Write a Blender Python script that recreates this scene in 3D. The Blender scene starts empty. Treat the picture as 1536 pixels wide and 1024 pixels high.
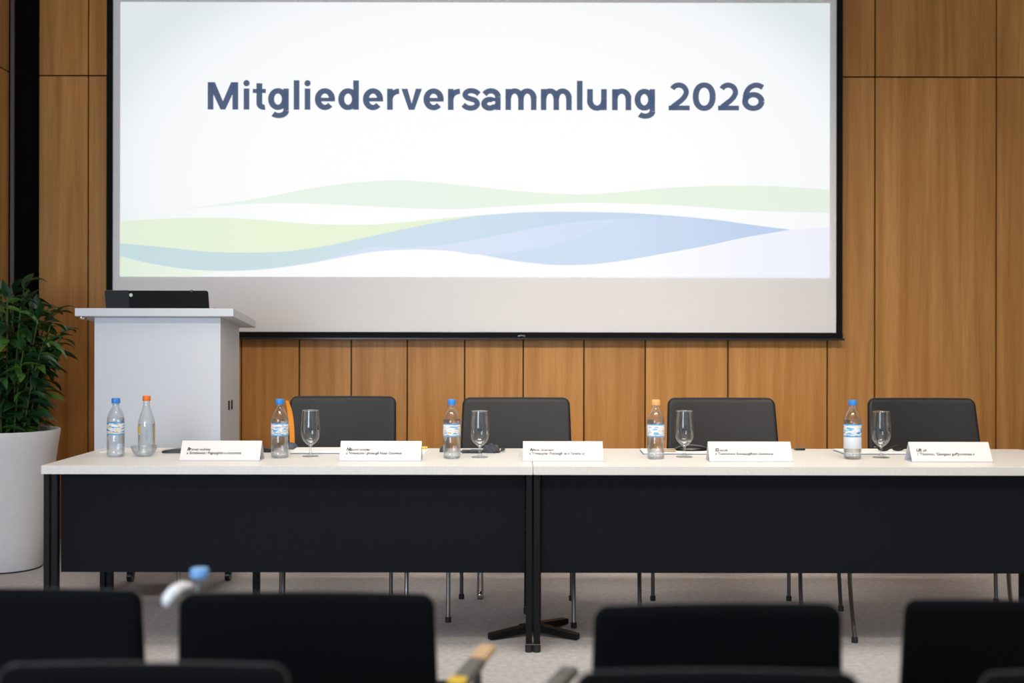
import bpy, bmesh, math, random
from mathutils import Vector, Matrix
random.seed(7)
SC = bpy.context.scene
COL = SC.collection
F = 1756.0; CX = 768.0; HY = 500.0; EYE = 1.264
def X(px, d): return (px-CX)/F*d
def Z(py, d): return EYE+(HY-py)/F*d
def lin(c):
    c /= 255.0
    return c/12.92 if c <= .04045 else ((c+.055)/1.055)**2.4
def rgb(r, g, b): return (lin(r), lin(g), lin(b), 1)

# ------------------------------------------------------------------ helpers
def obj(name, bm, mats, parent=None, smooth=False, angle=None):
    me = bpy.data.meshes.new(name)
    bmesh.ops.recalc_face_normals(bm, faces=bm.faces)
    bm.to_mesh(me); bm.free()
    for m in (mats if isinstance(mats, (list, tuple)) else [mats]): me.materials.append(m)
    if smooth:
        for p in me.polygons: p.use_smooth = True
        if angle:
            try: me.set_sharp_from_angle(angle=math.radians(angle))
            except Exception: pass
    o = bpy.data.objects.new(name, me); COL.objects.link(o)
    if parent: o.parent = parent
    return o
def tag(o, label, cat, group=None, kind=None):
    o['label'] = label; o['category'] = cat
    if group: o['group'] = group
    if kind: o['kind'] = kind
    return o
def thing(name, label, cat, loc=(0, 0, 0), rz=0, group=None):
    o = bpy.data.objects.new(name, None); COL.objects.link(o)
    o.empty_display_size = .05
    o.location = loc; o.rotation_euler = (0, 0, rz)
    return tag(o, label, cat, group)
def struct(name, bm, m, label=None, parent=None, smooth=False):
    o = obj(name, bm, m, parent, smooth)
    if not parent:
        o['kind'] = 'structure'
        if label: o['label'] = label
    return o
def dup(root, loc, rz=0, label=None, scale=1.0):
    r = root.copy(); COL.objects.link(r); r.location = loc; r.rotation_euler = (0, 0, rz)
    r.scale = (scale,)*3
    if label: r['label'] = label
    for ch in list(root.children):
        c = ch.copy(); COL.objects.link(c); c.parent = r
        for g in list(ch.children):
            d = g.copy(); COL.objects.link(d); d.parent = c
    return r
def B(): return bmesh.new()
def box(bm, x0, x1, y0, y1, z0, z1, bev=0, seg=2, mi=0):
    vs = [bm.verts.new((x, y, z)) for x in (x0, x1) for y in (y0, y1) for z in (z0, z1)]
    idx = [(0, 1, 3, 2), (4, 6, 7, 5), (0, 4, 5, 1), (2, 3, 7, 6), (0, 2, 6, 4), (1, 5, 7, 3)]
    fs = [bm.faces.new([vs[i] for i in f]) for f in idx]
    for f in fs: f.material_index = mi
    if bev:
        es = list({e for f in fs for e in f.edges})
        bmesh.ops.bevel(bm, geom=es, offset=bev, segments=seg, profile=.5, affect='EDGES')
    return vs
def prism(bm, poly, fn, a, b, mi=0):
    """poly of 2D points, extruded between a and b; fn(u, v, w) -> xyz"""
    A = [bm.verts.new(fn(u, v, a)) for u, v in poly]
    Bv = [bm.verts.new(fn(u, v, b)) for u, v in poly]
    n = len(poly)
    fs = [bm.faces.new(A), bm.faces.new(Bv[::-1])]
    for i in range(n): fs.append(bm.faces.new((A[i], A[(i+1) % n], Bv[(i+1) % n], Bv[i])))
    for f in fs: f.material_index = mi
    return fs
def lathe(bm, prof, n=40, cx=0, cy=0, cz=0, close=False, a0=0, a1=2*math.pi):
    full = abs(a1-a0-2*math.pi) < 1e-6
    m = n if full else n+1
    rings = []
    for r, z in prof:
        if r < 1e-6: rings.append([bm.verts.new((cx, cy, cz+z))])
        else: rings.append([bm.verts.new((cx+r*math.cos(a0+(a1-a0)*i/n), cy+r*math.sin(a0+(a1-a0)*i/n), cz+z)) for i in range(m)])
    seq = list(zip(rings, rings[1:]))
    if close: seq.append((rings[-1], rings[0]))
    for p, q in seq:
        for i in range(n):
            j = (i+1) % m if full else i+1
            if len(p) == 1 and len(q) == 1: continue
            if len(p) == 1: bm.faces.new((p[0], q[i], q[j]))
            elif len(q) == 1: bm.faces.new((p[i], p[j], q[0]))
            else: bm.faces.new((p[i], p[j], q[j], q[i]))
def tube(bm, pts, r, n=10, caps=True):
    pts = [Vector(p) for p in pts]
    R = r if isinstance(r, (list, tuple)) else [r]*len(pts)
    rings = []; up = None
    for i, p in enumerate(pts):
        t = (pts[min(i+1, len(pts)-1)]-pts[max(i-1, 0)]).normalized()
        if up is None:
            up = Vector((0, 0, 1)) if abs(t.z) < .9 else Vector((1, 0, 0))
        a = (up-t*up.dot(t)).normalized(); up = a; b = t.cross(a)
        rings.append([bm.verts.new(p+(a*math.cos(2*math.pi*k/n)+b*math.sin(2*math.pi*k/n))*R[i]) for k in range(n)])
    for p, q in zip(rings, rings[1:]):
        for k in range(n): bm.faces.new((p[k], p[(k+1) % n], q[(k+1) % n], q[k]))
    if caps: bm.faces.new(rings[0][::-1]); bm.faces.new(rings[-1])
def smoothpts(pts, k=6):
    P = [Vector(p) for p in pts]; out = []
    for i in range(len(P)-1):
        p0 = P[max(i-1, 0)]; p1 = P[i]; p2 = P[i+1]; p3 = P[min(i+2, len(P)-1)]
        for j in range(k):
            t = j/k
            out.append(.5*((2*p1)+(p2-p0)*t+(2*p0-5*p1+4*p2-p3)*t*t+(3*p1-p0-3*p2+p3)*t**3))
    out.append(P[-1]); return out

# ------------------------------------------------------------------ materials
def mat(name, col=(.8, .8, .8, 1), rough=.5, metal=0, spec=.5, **kw):
    m = bpy.data.materials.new(name); m.use_nodes = True
    b = m.node_tree.nodes['Principled BSDF']
    b.inputs['Base Color'].default_value = col
    b.inputs['Roughness'].default_value = rough
    b.inputs['Metallic'].default_value = metal
    b.inputs['Specular IOR Level'].default_value = spec
    for k, v in kw.items(): b.inputs[k].default_value = v
    return m
def N(m, t, **kw):
    n = m.node_tree.nodes.new(t)
    for k, v in kw.items(): setattr(n, k, v)
    return n
def L(m, a, b): m.node_tree.links.new(a, b)
def bsdf(m): return m.node_tree.nodes['Principled BSDF']
def noisy(m, c1, c2, scale=40, detail=4, bump=0, stretch=(1, 1, 1), bscale=None, bdist=.002):
    tc = N(m, 'ShaderNodeTexCoord'); mp = N(m, 'ShaderNodeMapping'); mp.inputs['Scale'].default_value = stretch
    L(m, tc.outputs['Object'], mp.inputs[0])
    nz = N(m, 'ShaderNodeTexNoise'); nz.inputs['Scale'].default_value = scale; nz.inputs['Detail'].default_value = detail
    L(m, mp.outputs[0], nz.inputs['Vector'])
    r = N(m, 'ShaderNodeValToRGB'); r.color_ramp.elements[0].position = .3; r.color_ramp.elements[1].position = .7
    r.color_ramp.elements[0].color = c1; r.color_ramp.elements[1].color = c2
    L(m, nz.outputs[0], r.inputs[0]); L(m, r.outputs[0], bsdf(m).inputs['Base Color'])
    if bump:
        n2 = N(m, 'ShaderNodeTexNoise'); n2.inputs['Scale'].default_value = bscale or scale; n2.inputs['Detail'].default_value = 3
        L(m, mp.outputs[0], n2.inputs['Vector'])
        bp = N(m, 'ShaderNodeBump'); bp.inputs['Strength'].default_value = bump; bp.inputs['Distance'].default_value = bdist
        L(m, n2.outputs[0], bp.inputs['Height']); L(m, bp.outputs[0], bsdf(m).inputs['Normal'])
    return m

# oak veneer: long vertical grain, each panel a little different
M_wood = mat('oak_veneer', rough=.48, spec=.35)
def build_wood(m):
    g = N(m, 'ShaderNodeNewGeometry'); tc = N(m, 'ShaderNodeTexCoord')
    off = N(m, 'ShaderNodeVectorMath', operation='SCALE'); off.inputs[0].default_value = (7.3, 3.1, 11.7)
    L(m, g.outputs['Random Per Island'], off.inputs['Scale'])
    add = N(m, 'ShaderNodeVectorMath', operation='ADD'); L(m, tc.outputs['Object'], add.inputs[0]); L(m, off.outputs[0], add.inputs[1])
    mp = N(m, 'ShaderNodeMapping'); mp.inputs['Scale'].default_value = (16, 16, .55); L(m, add.outputs[0], mp.inputs[0])
    n1 = N(m, 'ShaderNodeTexNoise'); n1.inputs['Scale'].default_value = 1; n1.inputs['Detail'].default_value = 5; n1.inputs['Distortion'].default_value = .6
    L(m, mp.outputs[0], n1.inputs['Vector'])
    mp2 = N(m, 'ShaderNodeMapping'); mp2.inputs['Scale'].default_value = (160, 160, 4.5); L(m, add.outputs[0], mp2.inputs[0])
    n2 = N(m, 'ShaderNodeTexNoise'); n2.inputs['Scale'].default_value = 1; n2.inputs['Detail'].default_value = 3
    L(m, mp2.outputs[0], n2.inputs['Vector'])
    r1 = N(m, 'ShaderNodeValToRGB'); r1.color_ramp.elements[0].position = .32; r1.color_ramp.elements[1].position = .68
    r1.color_ramp.elements[0].color = rgb(184, 126, 62); r1.color_ramp.elements[1].color = rgb(212, 155, 90)
    L(m, n1.outputs[0], r1.inputs[0])
    r2 = N(m, 'ShaderNodeMapRange'); r2.inputs['From Min'].default_value = .3; r2.inputs['From Max'].default_value = .7
    r2.inputs['To Min'].default_value = .86; r2.inputs['To Max'].default_value = 1.07; L(m, n2.outputs[0], r2.inputs[0])
    r3 = N(m, 'ShaderNodeMapRange'); r3.inputs['To Min'].default_value = .92; r3.inputs['To Max'].default_value = 1.06
    L(m, g.outputs['Random Per Island'], r3.inputs[0])
    mu = N(m, 'ShaderNodeMath', operation='MULTIPLY'); L(m, r2.outputs[0], mu.inputs[0]); L(m, r3.outputs[0], mu.inputs[1])
    sc = N(m, 'ShaderNodeVectorMath', operation='SCALE'); L(m, r1.outputs[0], sc.inputs[0]); L(m, mu.outputs[0], sc.inputs['Scale'])
    L(m, sc.outputs[0], bsdf(m).inputs['Base Color'])
    bp = N(m, 'ShaderNodeBump'); bp.inputs['Strength'].default_value = .15; bp.inputs['Distance'].default_value = .001
    L(m, n2.outputs[0], bp.inputs['Height']); L(m, bp.outputs[0], bsdf(m).inputs['Normal'])
build_wood(M_wood)
M_gap = mat('dark_gap', (.004, .003, .003, 1), .95, spec=.05)
M_ceil = mat('ceiling_white', rgb(225, 222, 215), .9)
M_wallpaint = mat('wall_paint', rgb(205, 200, 190), .9)
M_carpet = noisy(mat('carpet', rough=.97, spec=.1), rgb(180, 178, 179), rgb(202, 199, 199), scale=38, detail=8, bump=.7, bscale=260, bdist=.004)
M_black = mat('black_metal', (.006, .0065, .008, 1), .55, spec=.2)
M_blacksatin = mat('black_frame', (.006, .006, .0065, 1), .7, spec=.15)
M_rubber = mat('rubber', (.02, .02, .022, 1), .7)
M_alu = mat('aluminium', rgb(150, 150, 155), .35, 1)
M_chrome = mat('chrome', rgb(200, 200, 203), .12, 1)
M_steel = mat('grey_tube', rgb(110, 110, 112), .4, .9)
M_chair_tube = mat('satin_tube', rgb(150, 150, 153), .28, 1)
M_top = noisy(mat('table_laminate', rough=.38, spec=.4), rgb(222, 220, 216), rgb(230, 228, 224), scale=120, detail=3)
M_panel = noisy(mat('black_panel', rough=.8, spec=.15), (.0045, .0055, .008, 1), (.008, .010, .014, 1), scale=500, detail=2, bump=.15, bdist=.0006)
M_chairback = noisy(mat('chair_upholstery', rough=.55, spec=.4), (.008, .009, .0105, 1), (.014, .015, .0175, 1), scale=450, detail=2, bump=.25, bdist=.0006)
M_fabric = noisy(mat('black_fabric', rough=.95, spec=.04), (.003, .0034, .004, 1), (.007, .0075, .0085, 1), scale=420, detail=2, bump=.4, bdist=.001)
bsdf(M_fabric).inputs['Sheen Weight'].default_value = 1.0; bsdf(M_fabric).inputs['Sheen Roughness'].default_value = .22; bsdf(M_fabric).inputs['Sheen Tint'].default_value = (.95, .9, .85, 1)
M_lect = noisy(mat('lectern_laminate', rough=.5, spec=.35), rgb(205, 211, 219), rgb(211, 217, 225), scale=300, detail=2)
M_potm = noisy(mat('pot_white', rough=.5), rgb(232, 231, 232), rgb(236, 235, 236), scale=30)
M_soil = noisy(mat('soil', rough=1), (.01, .007, .004, 1), (.04, .025, .015, 1), scale=60, bump=.8)
M_stem = mat('stem', rgb(70, 92, 40), .6)
M_fabricw = mat('screen_fabric', rgb(248, 248, 250), .85, spec=.1)
M_paper = mat('paper', rgb(240, 239, 237), .8, spec=.2)
M_paperb = mat('plate_card', rgb(224, 223, 223), .6, spec=.3)
M_coverblue = mat('notebook_cover', rgb(95, 110, 140), .5)
M_ink = mat("ink", rgb(28, 28, 36), .8)
M_ink2 = mat("light_ink", rgb(38, 38, 44), .8)
M_blackpl = mat('black_plastic', (.012, .014, .018, 1), .3)
M_greycloth = noisy(mat('grey_cloth', rough=.85), rgb(45, 48, 56), rgb(75, 79, 90), scale=80, bump=.3)
M_gloss = mat('gloss_black', (.008, .007, .006, 1), .18)
M_orange = mat('orange_cap', rgb(242, 120, 35), .4)
M_peach = mat('peach_cap', rgb(240, 172, 105), .45)
M_blue = mat('blue_cap', rgb(52, 132, 215), .4)
M_folder = mat('orange_folder', rgb(238, 150, 40), .5)
M_yellow = mat('yellow_plastic', rgb(235, 200, 60), .5)
M_tan = mat('light_wood', rgb(205, 170, 125), .5)
M_armgrey = mat('arm_grey', rgb(95, 96, 90), .6)
M_cloth = mat('white_cloth', rgb(235, 235, 238), .9)
M_logo = mat('logo_grey', rgb(200, 205, 210), .4)

def leaf_mat():
    m = mat('leaf', rough=.32, spec=.5)
    g = N(m, 'ShaderNodeNewGeometry'); r = N(m, 'ShaderNodeValToRGB')
    r.color_ramp.elements[0].color = rgb(30, 62, 38); r.color_ramp.elements[1].color = rgb(100, 145, 55)
    e = r.color_ramp.elements.new(.7); e.color = rgb(48, 96, 52)
    L(m, g.outputs['Random Per Island'], r.inputs[0]); L(m, r.outputs[0], bsdf(m).inputs['Base Color'])
    bsdf(m).inputs['Transmission Weight'].default_value = 0
    return m
M_leaf = leaf_mat()

def shell_mat(name, tint=(1, 1, 1, 1), gain=1.0, rough=.02):
    """thin clear wall: see-through with a grazing-angle mirror"""
    m = bpy.data.materials.new(name); m.use_nodes = True; nt = m.node_tree; nt.nodes.clear()
    out = N(m, 'ShaderNodeOutputMaterial'); mix = N(m, 'ShaderNodeMixShader')
    tr = N(m, 'ShaderNodeBsdfTransparent'); gl = N(m, 'ShaderNodeBsdfGlossy'); gl.inputs['Roughness'].default_value = rough
    lw = N(m, 'ShaderNodeLayerWeight'); lw.inputs['Blend'].default_value = .5
    rr = N(m, 'ShaderNodeValToRGB')
    rr.color_ramp.elements[0].color = tint; rr.color_ramp.elements[0].position = .35
    rr.color_ramp.elements[1].color = (tint[0]*.9, tint[1]*.93, tint[2]*.96, 1); rr.color_ramp.elements[1].position = .97
    L(m, lw.outputs['Facing'], rr.inputs[0]); L(m, rr.outputs[0], tr.inputs[0])
    fr = N(m, 'ShaderNodeFresnel'); fr.inputs['IOR'].default_value = 1.5
    mu = N(m, 'ShaderNodeMath', operation='MULTIPLY'); mu.inputs[1].default_value = 1.3*gain; mu.use_clamp = True; mn = N(m, 'ShaderNodeMath', operation='MINIMUM'); mn.inputs[1].default_value = .30
    L(m, fr.outputs[0], mu.inputs[0]); L(m, mu.outputs[0], mn.inputs[0]); L(m, mn.outputs[0], mix.inputs[0])
    L(m, tr.outputs[0], mix.inputs[1]); L(m, gl.outputs[0], mix.inputs[2]); L(m, mix.outputs[0], out.inputs[0])
    return m
M_pet = shell_mat('clear_plastic', (.95, .97, .98, 1), 1.3, .04)
M_glass = shell_mat('clear_glass', (.96, .975, .98, 1), 1.5, .01)
def refr(name, ior, col=(1, 1, 1, 1), clear=0):
    m = bpy.data.materials.new(name); m.use_nodes = True; nt = m.node_tree; nt.nodes.clear()
    out = N(m, 'ShaderNodeOutputMaterial'); g = N(m, 'ShaderNodeBsdfGlass'); g.inputs['IOR'].default_value = ior; g.inputs['Color'].default_value = col
    g.inputs['Roughness'].default_value = 0
    if clear:
        mx = N(m, 'ShaderNodeMixShader'); tr = N(m, 'ShaderNodeBsdfTransparent'); tr.inputs[0].default_value = col
        mx.inputs[0].default_value = clear; L(m, g.outputs[0], mx.inputs[1]); L(m, tr.outputs[0], mx.inputs[2]); L(m, mx.outputs[0], out.inputs[0])
    else: L(m, g.outputs[0], out.inputs[0])
    return m
M_water = refr('water', 1.33, (.97, .985, .99, 1), .55)
M_solidglass = refr('solid_glass', 1.45)

def emis(name, c, k=1.0, base=.04):
    m = mat(name, (base, base, base, 1), .9, spec=0)
    bsdf(m).inputs['Emission Color'].default_value = c; bsdf(m).inputs['Emission Strength'].default_value = k
    return m
def emis_ramp(name, cols, x0, x1, axis='X'):
    """projected picture colour that runs across the slide"""
    m = emis(name, (1, 1, 1, 1))
    tc = N(m, 'ShaderNodeTexCoord'); sp = N(m, 'ShaderNodeSeparateXYZ'); L(m, tc.outputs['Object'], sp.inputs[0])
    mr = N(m, 'ShaderNodeMapRange'); mr.inputs['From Min'].default_value = x0; mr.inputs['From Max'].default_value = x1
    L(m, sp.outputs[axis], mr.inputs[0])
    r = N(m, 'ShaderNodeValToRGB'); n = len(cols)
    r.color_ramp.elements[0].color = cols[0][1]; r.color_ramp.elements[0].position = cols[0][0]
    r.color_ramp.elements[1].color = cols[-1][1]; r.color_ramp.elements[1].position = cols[-1][0]
    for p, c in cols[1:-1]:
        e = r.color_ramp.elements.new(p); e.color = c
    L(m, mr.outputs[0], r.inputs[0]); L(m, r.outputs[0], bsdf(m).inputs['Emission Color'])
    return m

def label_mat(name, seed, cols, base=None):
    m = mat(name, rough=.45)
    tc = N(m, 'ShaderNodeTexCoord'); mp = N(m, 'ShaderNodeMapping'); mp.inputs['Location'].default_value = (seed, seed*.7, 0)
    mp.inputs['Scale'].default_value = (26, 26, 110); L(m, tc.outputs['Object'], mp.inputs[0])
    nz = N(m, 'ShaderNodeTexNoise'); nz.inputs['Scale'].default_value = 1; nz.inputs['Detail'].default_value = 1.5; L(m, mp.outputs[0], nz.inputs['Vector'])
    r = N(m, 'ShaderNodeValToRGB'); r.color_ramp.interpolation = 'CONSTANT'
    r.color_ramp.elements[0].color = cols[0]; r.color_ramp.elements[0].position = 0
    r.color_ramp.elements[1].color = cols[1]; r.color_ramp.elements[1].position = .42
    for p, c in ((.56, cols[2]), (.61, cols[1]), (.66, cols[3])):
        e = r.color_ramp.elements.new(p); e.color = c
    L(m, nz.outputs[0], r.inputs[0])
    sp = N(m, 'ShaderNodeSeparateXYZ'); L(m, tc.outputs['Object'], sp.inputs[0])
    r2 = N(m, 'ShaderNodeValToRGB'); r2.color_ramp.interpolation = 'CONSTANT'
    r2.color_ramp.elements[0].color = (1, 1, 1, 1); r2.color_ramp.elements[1].position = .09; r2.color_ramp.elements[1].color = (0, 0, 0, 1)
    e = r2.color_ramp.elements.new(.93); e.color = (1, 1, 1, 1)
    mr = N(m, 'ShaderNodeMapRange'); mr.inputs['From Min'].default_value = .094; mr.inputs['From Max'].default_value = .146
    L(m, sp.outputs['Z'], mr.inputs[0]); L(m, mr.outputs[0], r2.inputs[0])
    mx = N(m, 'ShaderNodeMix', data_type='RGBA'); L(m, r2.outputs[0], mx.inputs[0]); L(m, r.outputs[0], mx.inputs[6]); mx.inputs[7].default_value = rgb(95, 165, 220)
    L(m, mx.outputs[2], bsdf(m).inputs['Base Color'])
    return m
WHT = rgb(225, 230, 235)
M_lab = [label_mat('label_a', 1.3, (rgb(60, 130, 205), WHT, rgb(225, 190, 90), rgb(70, 150, 220))),
         label_mat('label_b', 4.1, (rgb(90, 165, 220), WHT, rgb(210, 180, 110), rgb(90, 160, 225))),
         label_mat('label_c', 7.7, (rgb(75, 150, 215), WHT, rgb(225, 195, 120), rgb(110, 175, 225))),
         label_mat('label_d', 9.9, (rgb(120, 180, 225), WHT, rgb(220, 205, 160), rgb(80, 150, 210))),
         label_mat('label_e', 12.5, (rgb(110, 180, 225), WHT, rgb(190, 215, 225), rgb(40, 130, 220)))]
M_labw = mat('label_pale', rgb(205, 214, 222), .5)

# ------------------------------------------------------------------ room shell
WY = 7.15; XL = -3.031; XR = 4.2; CH = 3.62; ZJ = Z(114.5, WY)
bm = B(); box(bm, -3.4, XR+.1, -1.5, WY+.2, -.05, 0)
struct('floor', bm, M_carpet, 'grey beige carpet floor of the conference room')
bm = B(); box(bm, -3.4, XR+.1, -1.5, WY+.2, CH, CH+.05)
struct('ceiling', bm, M_ceil, 'plain white ceiling')
def panels(bm, us, fn, zs, t=.018, g=.0045):
    for a, b in zip(us, us[1:]):
        for z0, z1 in zip(zs, zs[1:]):
            vs = [fn(u, w, z) for u in (a+g, b-g) for w in (0, t) for z in (z0+g, z1-g)]
            V = [bm.verts.new(v) for v in vs]
            for f in [(0, 1, 3, 2), (4, 6, 7, 5), (0, 4, 5, 1), (2, 3, 7, 6), (0, 2, 6, 4), (1, 5, 7, 3)]:
                bm.faces.new([V[i] for i in f])
bm = B()
jx = [-3.02]+[X(p, WY) for p in (132, 205, 283, 362, 449, 527, 611, 697, 785, 876, 968, 1092, 1241, 1312, 1494, 1650)]+[XR]
panels(bm, jx, lambda u, w, z: (u, WY+w, z), [0, ZJ, CH])
n0 = len(bm.faces)
box(bm, -3.4, XR, WY+.018, WY+.1, 0, CH)
bm.faces.ensure_lookup_table()
for f in bm.faces[n0:]: f.material_index = 1
struct('wall_back', bm, [M_wood, M_gap], 'oak veneer panelled wall behind the screen')
bm = B()
panels(bm, [2.4, 3.6, 4.8, 6.0, 7.05], lambda u, w, z: (XL-w, u, z), [0, ZJ, CH])
n0 = len(bm.faces); box(bm, XL-.1, XL-.018, 2.4, 7.05, 0, CH)
bm.faces.ensure_lookup_table()
for f in bm.faces[n0:]: f.material_index = 1
struct('wall_left', bm, [M_wood, M_gap], 'oak veneer side wall at the far left')
bm = B(); box(bm, XR, XR+.1, -1.5, WY+.1, 0, CH)
struct('wall_right', bm, M_wallpaint, 'plain painted wall on the right')
bm = B(); box(bm, X(22, 7.05), X(48.5, 7.05), 7.05, WY, 0, CH)
struct('trim_1', bm, M_gap, 'black vertical corner recess beside the oak panels')
bm = B(); box(bm, X(16, 7.05), X(21.5, 7.05), 7.04, WY, 0, CH)
struct('trim_2', bm, mat('dark_strip', rgb(105, 98, 98), .5, .4), 'grey metal corner strip at the far left')

# ------------------------------------------------------------------ projection screen
SD = 7.08
def SP(px, py, k=0): return (X(px, SD), SD-.0012*k, Z(py, SD))
scr = thing('projection_screen', 'large white projection screen with black border showing the slide on the oak wall', 'projection screen', (X(711, SD), SD, Z(508, SD)))
inv = Matrix.Translation(-Vector(scr.location))
def sobj(name, bm, m, parent=scr, **k):
    if parent is scr: bm.transform(inv)
    else: bm.transform(inv)
    return obj(name, bm, m, parent, **k)
zt = 3.42; zb = Z(498, SD)
bm = B(); box(bm, X(168, SD), X(1255, SD), SD, SD+.004, zb-.002, zt); sobj('screen_fabric', bm, M_fabricw)
for px0, px1 in ((160, 169), (1254, 1263)):
    bm = B(); box(bm, X(px0, SD), X(px1, SD), SD-.012, WY, zb, zt, .002); sobj('side_border', bm, M_blacksatin)
bm = B(); box(bm, X(160, SD), X(1263, SD), SD-.022, WY, Z(508, SD), zb, .004)
bb = sobj('bottom_bar', bm, M_blacksatin)
bm = B(); box(bm, X(159, SD), X(1265.5, SD), SD-.026, SD-.002, Z(509.5, SD), Z(506.5, SD), .002); sobj('bar_lip', bm, M_blackpl, bb)
bm = B(); box(bm, X(1263.2, SD), X(1267, SD), SD-.024, SD+.01, Z(509.5, SD), Z(506, SD), .003); sobj('end_cap', bm, M_alu, bb)
bm = B(); tube(bm, [(X(777, SD), SD-.027, Z(504, SD)), (X(782, SD), SD-.03, Z(502.8, SD)), (X(788, SD), SD-.027, Z(504, SD))], .004); sobj('pull_tab', bm, M_alu, bb)
bm = B(); box(bm, X(150, SD), X(1273, SD), SD-.05, WY, zt, CH-.01, .01); sobj('screen_housing', bm, M_blacksatin)
xs0, xs1 = X(180, SD)-scr.location.x, X(1244, SD)-scr.location.x
slm = emis('slide_white', (1, 1, 1, 1))
def slide_bg(m):
    tc = N(m, 'ShaderNodeTexCoord'); mp = N(m, 'ShaderNodeMapping')
    cx = X(735, SD)-scr.location.x; cz = Z(265, SD)-scr.location.z
    mp.inputs['Location'].default_value = (-cx/2.5, 0, -cz/1.45); mp.inputs['Scale'].default_value = (1/2.5, 0, 1/1.45)
    L(m, tc.outputs['Object'], mp.inputs[0])
    ln = N(m, 'ShaderNodeVectorMath', operation='LENGTH'); L(m, mp.outputs[0], ln.inputs[0])
    r = N(m, 'ShaderNodeValToRGB')
    r.color_ramp.elements[0].position = .5; r.color_ramp.elements[0].color = rgb(252, 252, 252)
    r.color_ramp.elements[1].position = 1.15; r.color_ramp.elements[1].color = rgb(222, 230, 231)
    e = r.color_ramp.elements.new(.85); e.color = rgb(243, 246, 248)
    L(m, ln.outputs['Value'], r.inputs[0]); L(m, r.outputs[0], bsdf(m).inputs['Emission Color'])
slide_bg(slm)
bm = B(); prism(bm, [(180, 4), (1244, 4), (1244, 416), (180, 415.5)], lambda u, v, w: (X(u, SD), w, Z(v, SD)), SD-.0015, SD-.0005)
slide = sobj('projected_slide', bm, slm)
slide['label'] = 'projected slide with title and coloured waves'
def curve(pts): return [(p.x, p.y) for p in smoothpts([(a, b, 0) for a, b in pts], 5)]
def wave(up, lo, m, k, name='wave'):
    """band between two curves, built as a strip"""
    bm = B(); U = curve(up); Lw = curve(lo)
    def at(c, x):
        for (x0, y0), (x1, y1) in zip(c, c[1:]):
            if x0 <= x <= x1: return y0+(y1-y0)*(x-x0)/max(1e-6, x1-x0)
        return c[0][1] if x < c[0][0] else c[-1][1]
    xa, xb = max(U[0][0], Lw[0][0]), min(U[-1][0], Lw[-1][0]); n = 120; prev = None
    for i in range(n+1):
        x = xa+(xb-xa)*i/n; yu, yl = at(U, x), at(Lw, x)
        yl = max(yl, yu+.02)
        a = bm.verts.new(SP(x, yu, k)); b = bm.verts.new(SP(x, yl, k))
        if prev: bm.faces.new((prev[0], a, b, prev[1]))
        prev = (a, b)
    return sobj(name, bm, m, slide)
er = lambda nm, cols: emis_ramp(nm, cols, xs0, xs1)
mA = er('wave_green', [(0, rgb(232, 244, 232)), (.45, rgb(230, 243, 232)), (.65, rgb(232, 245, 226)), (1, rgb(227, 239, 225))])
mB = er('wave_lime', [(0, rgb(226, 239, 216)), (.2, rgb(232, 243, 216)), (.5, rgb(229, 241, 212)), (1, rgb(230, 242, 214))])
mC = er('wave_teal_blue', [(0, rgb(196, 219, 224)), (.3, rgb(203, 224, 230)), (.42, rgb(205, 222, 241)), (.7, rgb(205, 222, 242)), (.9, rgb(190, 208, 238)), (1, rgb(185, 204, 236))])
mC2 = er('wave_blue_dark', [(0, rgb(203, 224, 230)), (.45, rgb(203, 223, 237)), (.75, rgb(196, 216, 238)), (1, rgb(192, 210, 238))])
mC3 = er('wave_violet', [(0, rgb(208, 222, 243)), (.5, rgb(216, 227, 247)), (.7, rgb(208, 223, 243)), (1, rgb(200, 216, 240))])
mD = er('wave_lavender', [(0, rgb(252, 252, 253)), (.72, rgb(251, 252, 253)), (.9, rgb(240, 242, 251)), (1, rgb(235, 237, 250))])
mE = er('wave_green_corner', [(0, rgb(222, 237, 218)), (.15, rgb(240, 247, 233)), (1, rgb(240, 247, 233))])
wave([(275, 314.5), (350, 304), (400, 296), (460, 284), (520, 275.5), (580, 271), (620, 271.5), (680, 276.5), (720, 280.5), (780, 287), (840, 290.5), (880, 291), (940, 287), (1000, 281.5), (1060, 278.5), (1110, 278), (1170, 279), (1220, 282), (1244, 284)],
     [(275, 315), (350, 308), (400, 305.5), (450, 305.5), (520, 308), (600, 312), (680, 314), (720, 312), (800, 307), (860, 304.5), (920, 304.5), (1000, 307), (1080, 312), (1150, 316), (1244, 318.5)], mA, 2, 'green_wave')
wave([(180, 333.5), (230, 329.5), (290, 327.5), (340, 327.5), (400, 331), (460, 336), (520, 337.5), (570, 336.5), (630, 331), (690, 325), (730, 322)],
     [(180, 366), (240, 371), (310, 378), (370, 379.5), (430, 377.5), (490, 369), (550, 356), (610, 343), (660, 333), (730, 322.5)], mB, 3, 'lime_wave')
loC = [(180, 385), (220, 395), (260, 402), (300, 406), (345, 407), (400, 404), (460, 396), (520, 385), (560, 378), (600, 375), (640, 374.5), (680, 377), (720, 382), (770, 391), (820, 396.5), (855, 397.5), (900, 395), (950, 388), (1000, 379), (1060, 368), (1120, 355), (1184, 344)]
wave([(180, 366), (240, 371), (310, 378), (370, 379.5), (430, 377.5), (490, 369), (550, 356), (610, 343), (660, 333), (715, 324), (760, 320), (800, 318), (850, 317.5), (900, 318), (960, 320), (1020, 324), (1080, 330), (1130, 337), (1184, 343.5)], loC, mC, 4, 'blue_wave')
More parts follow.
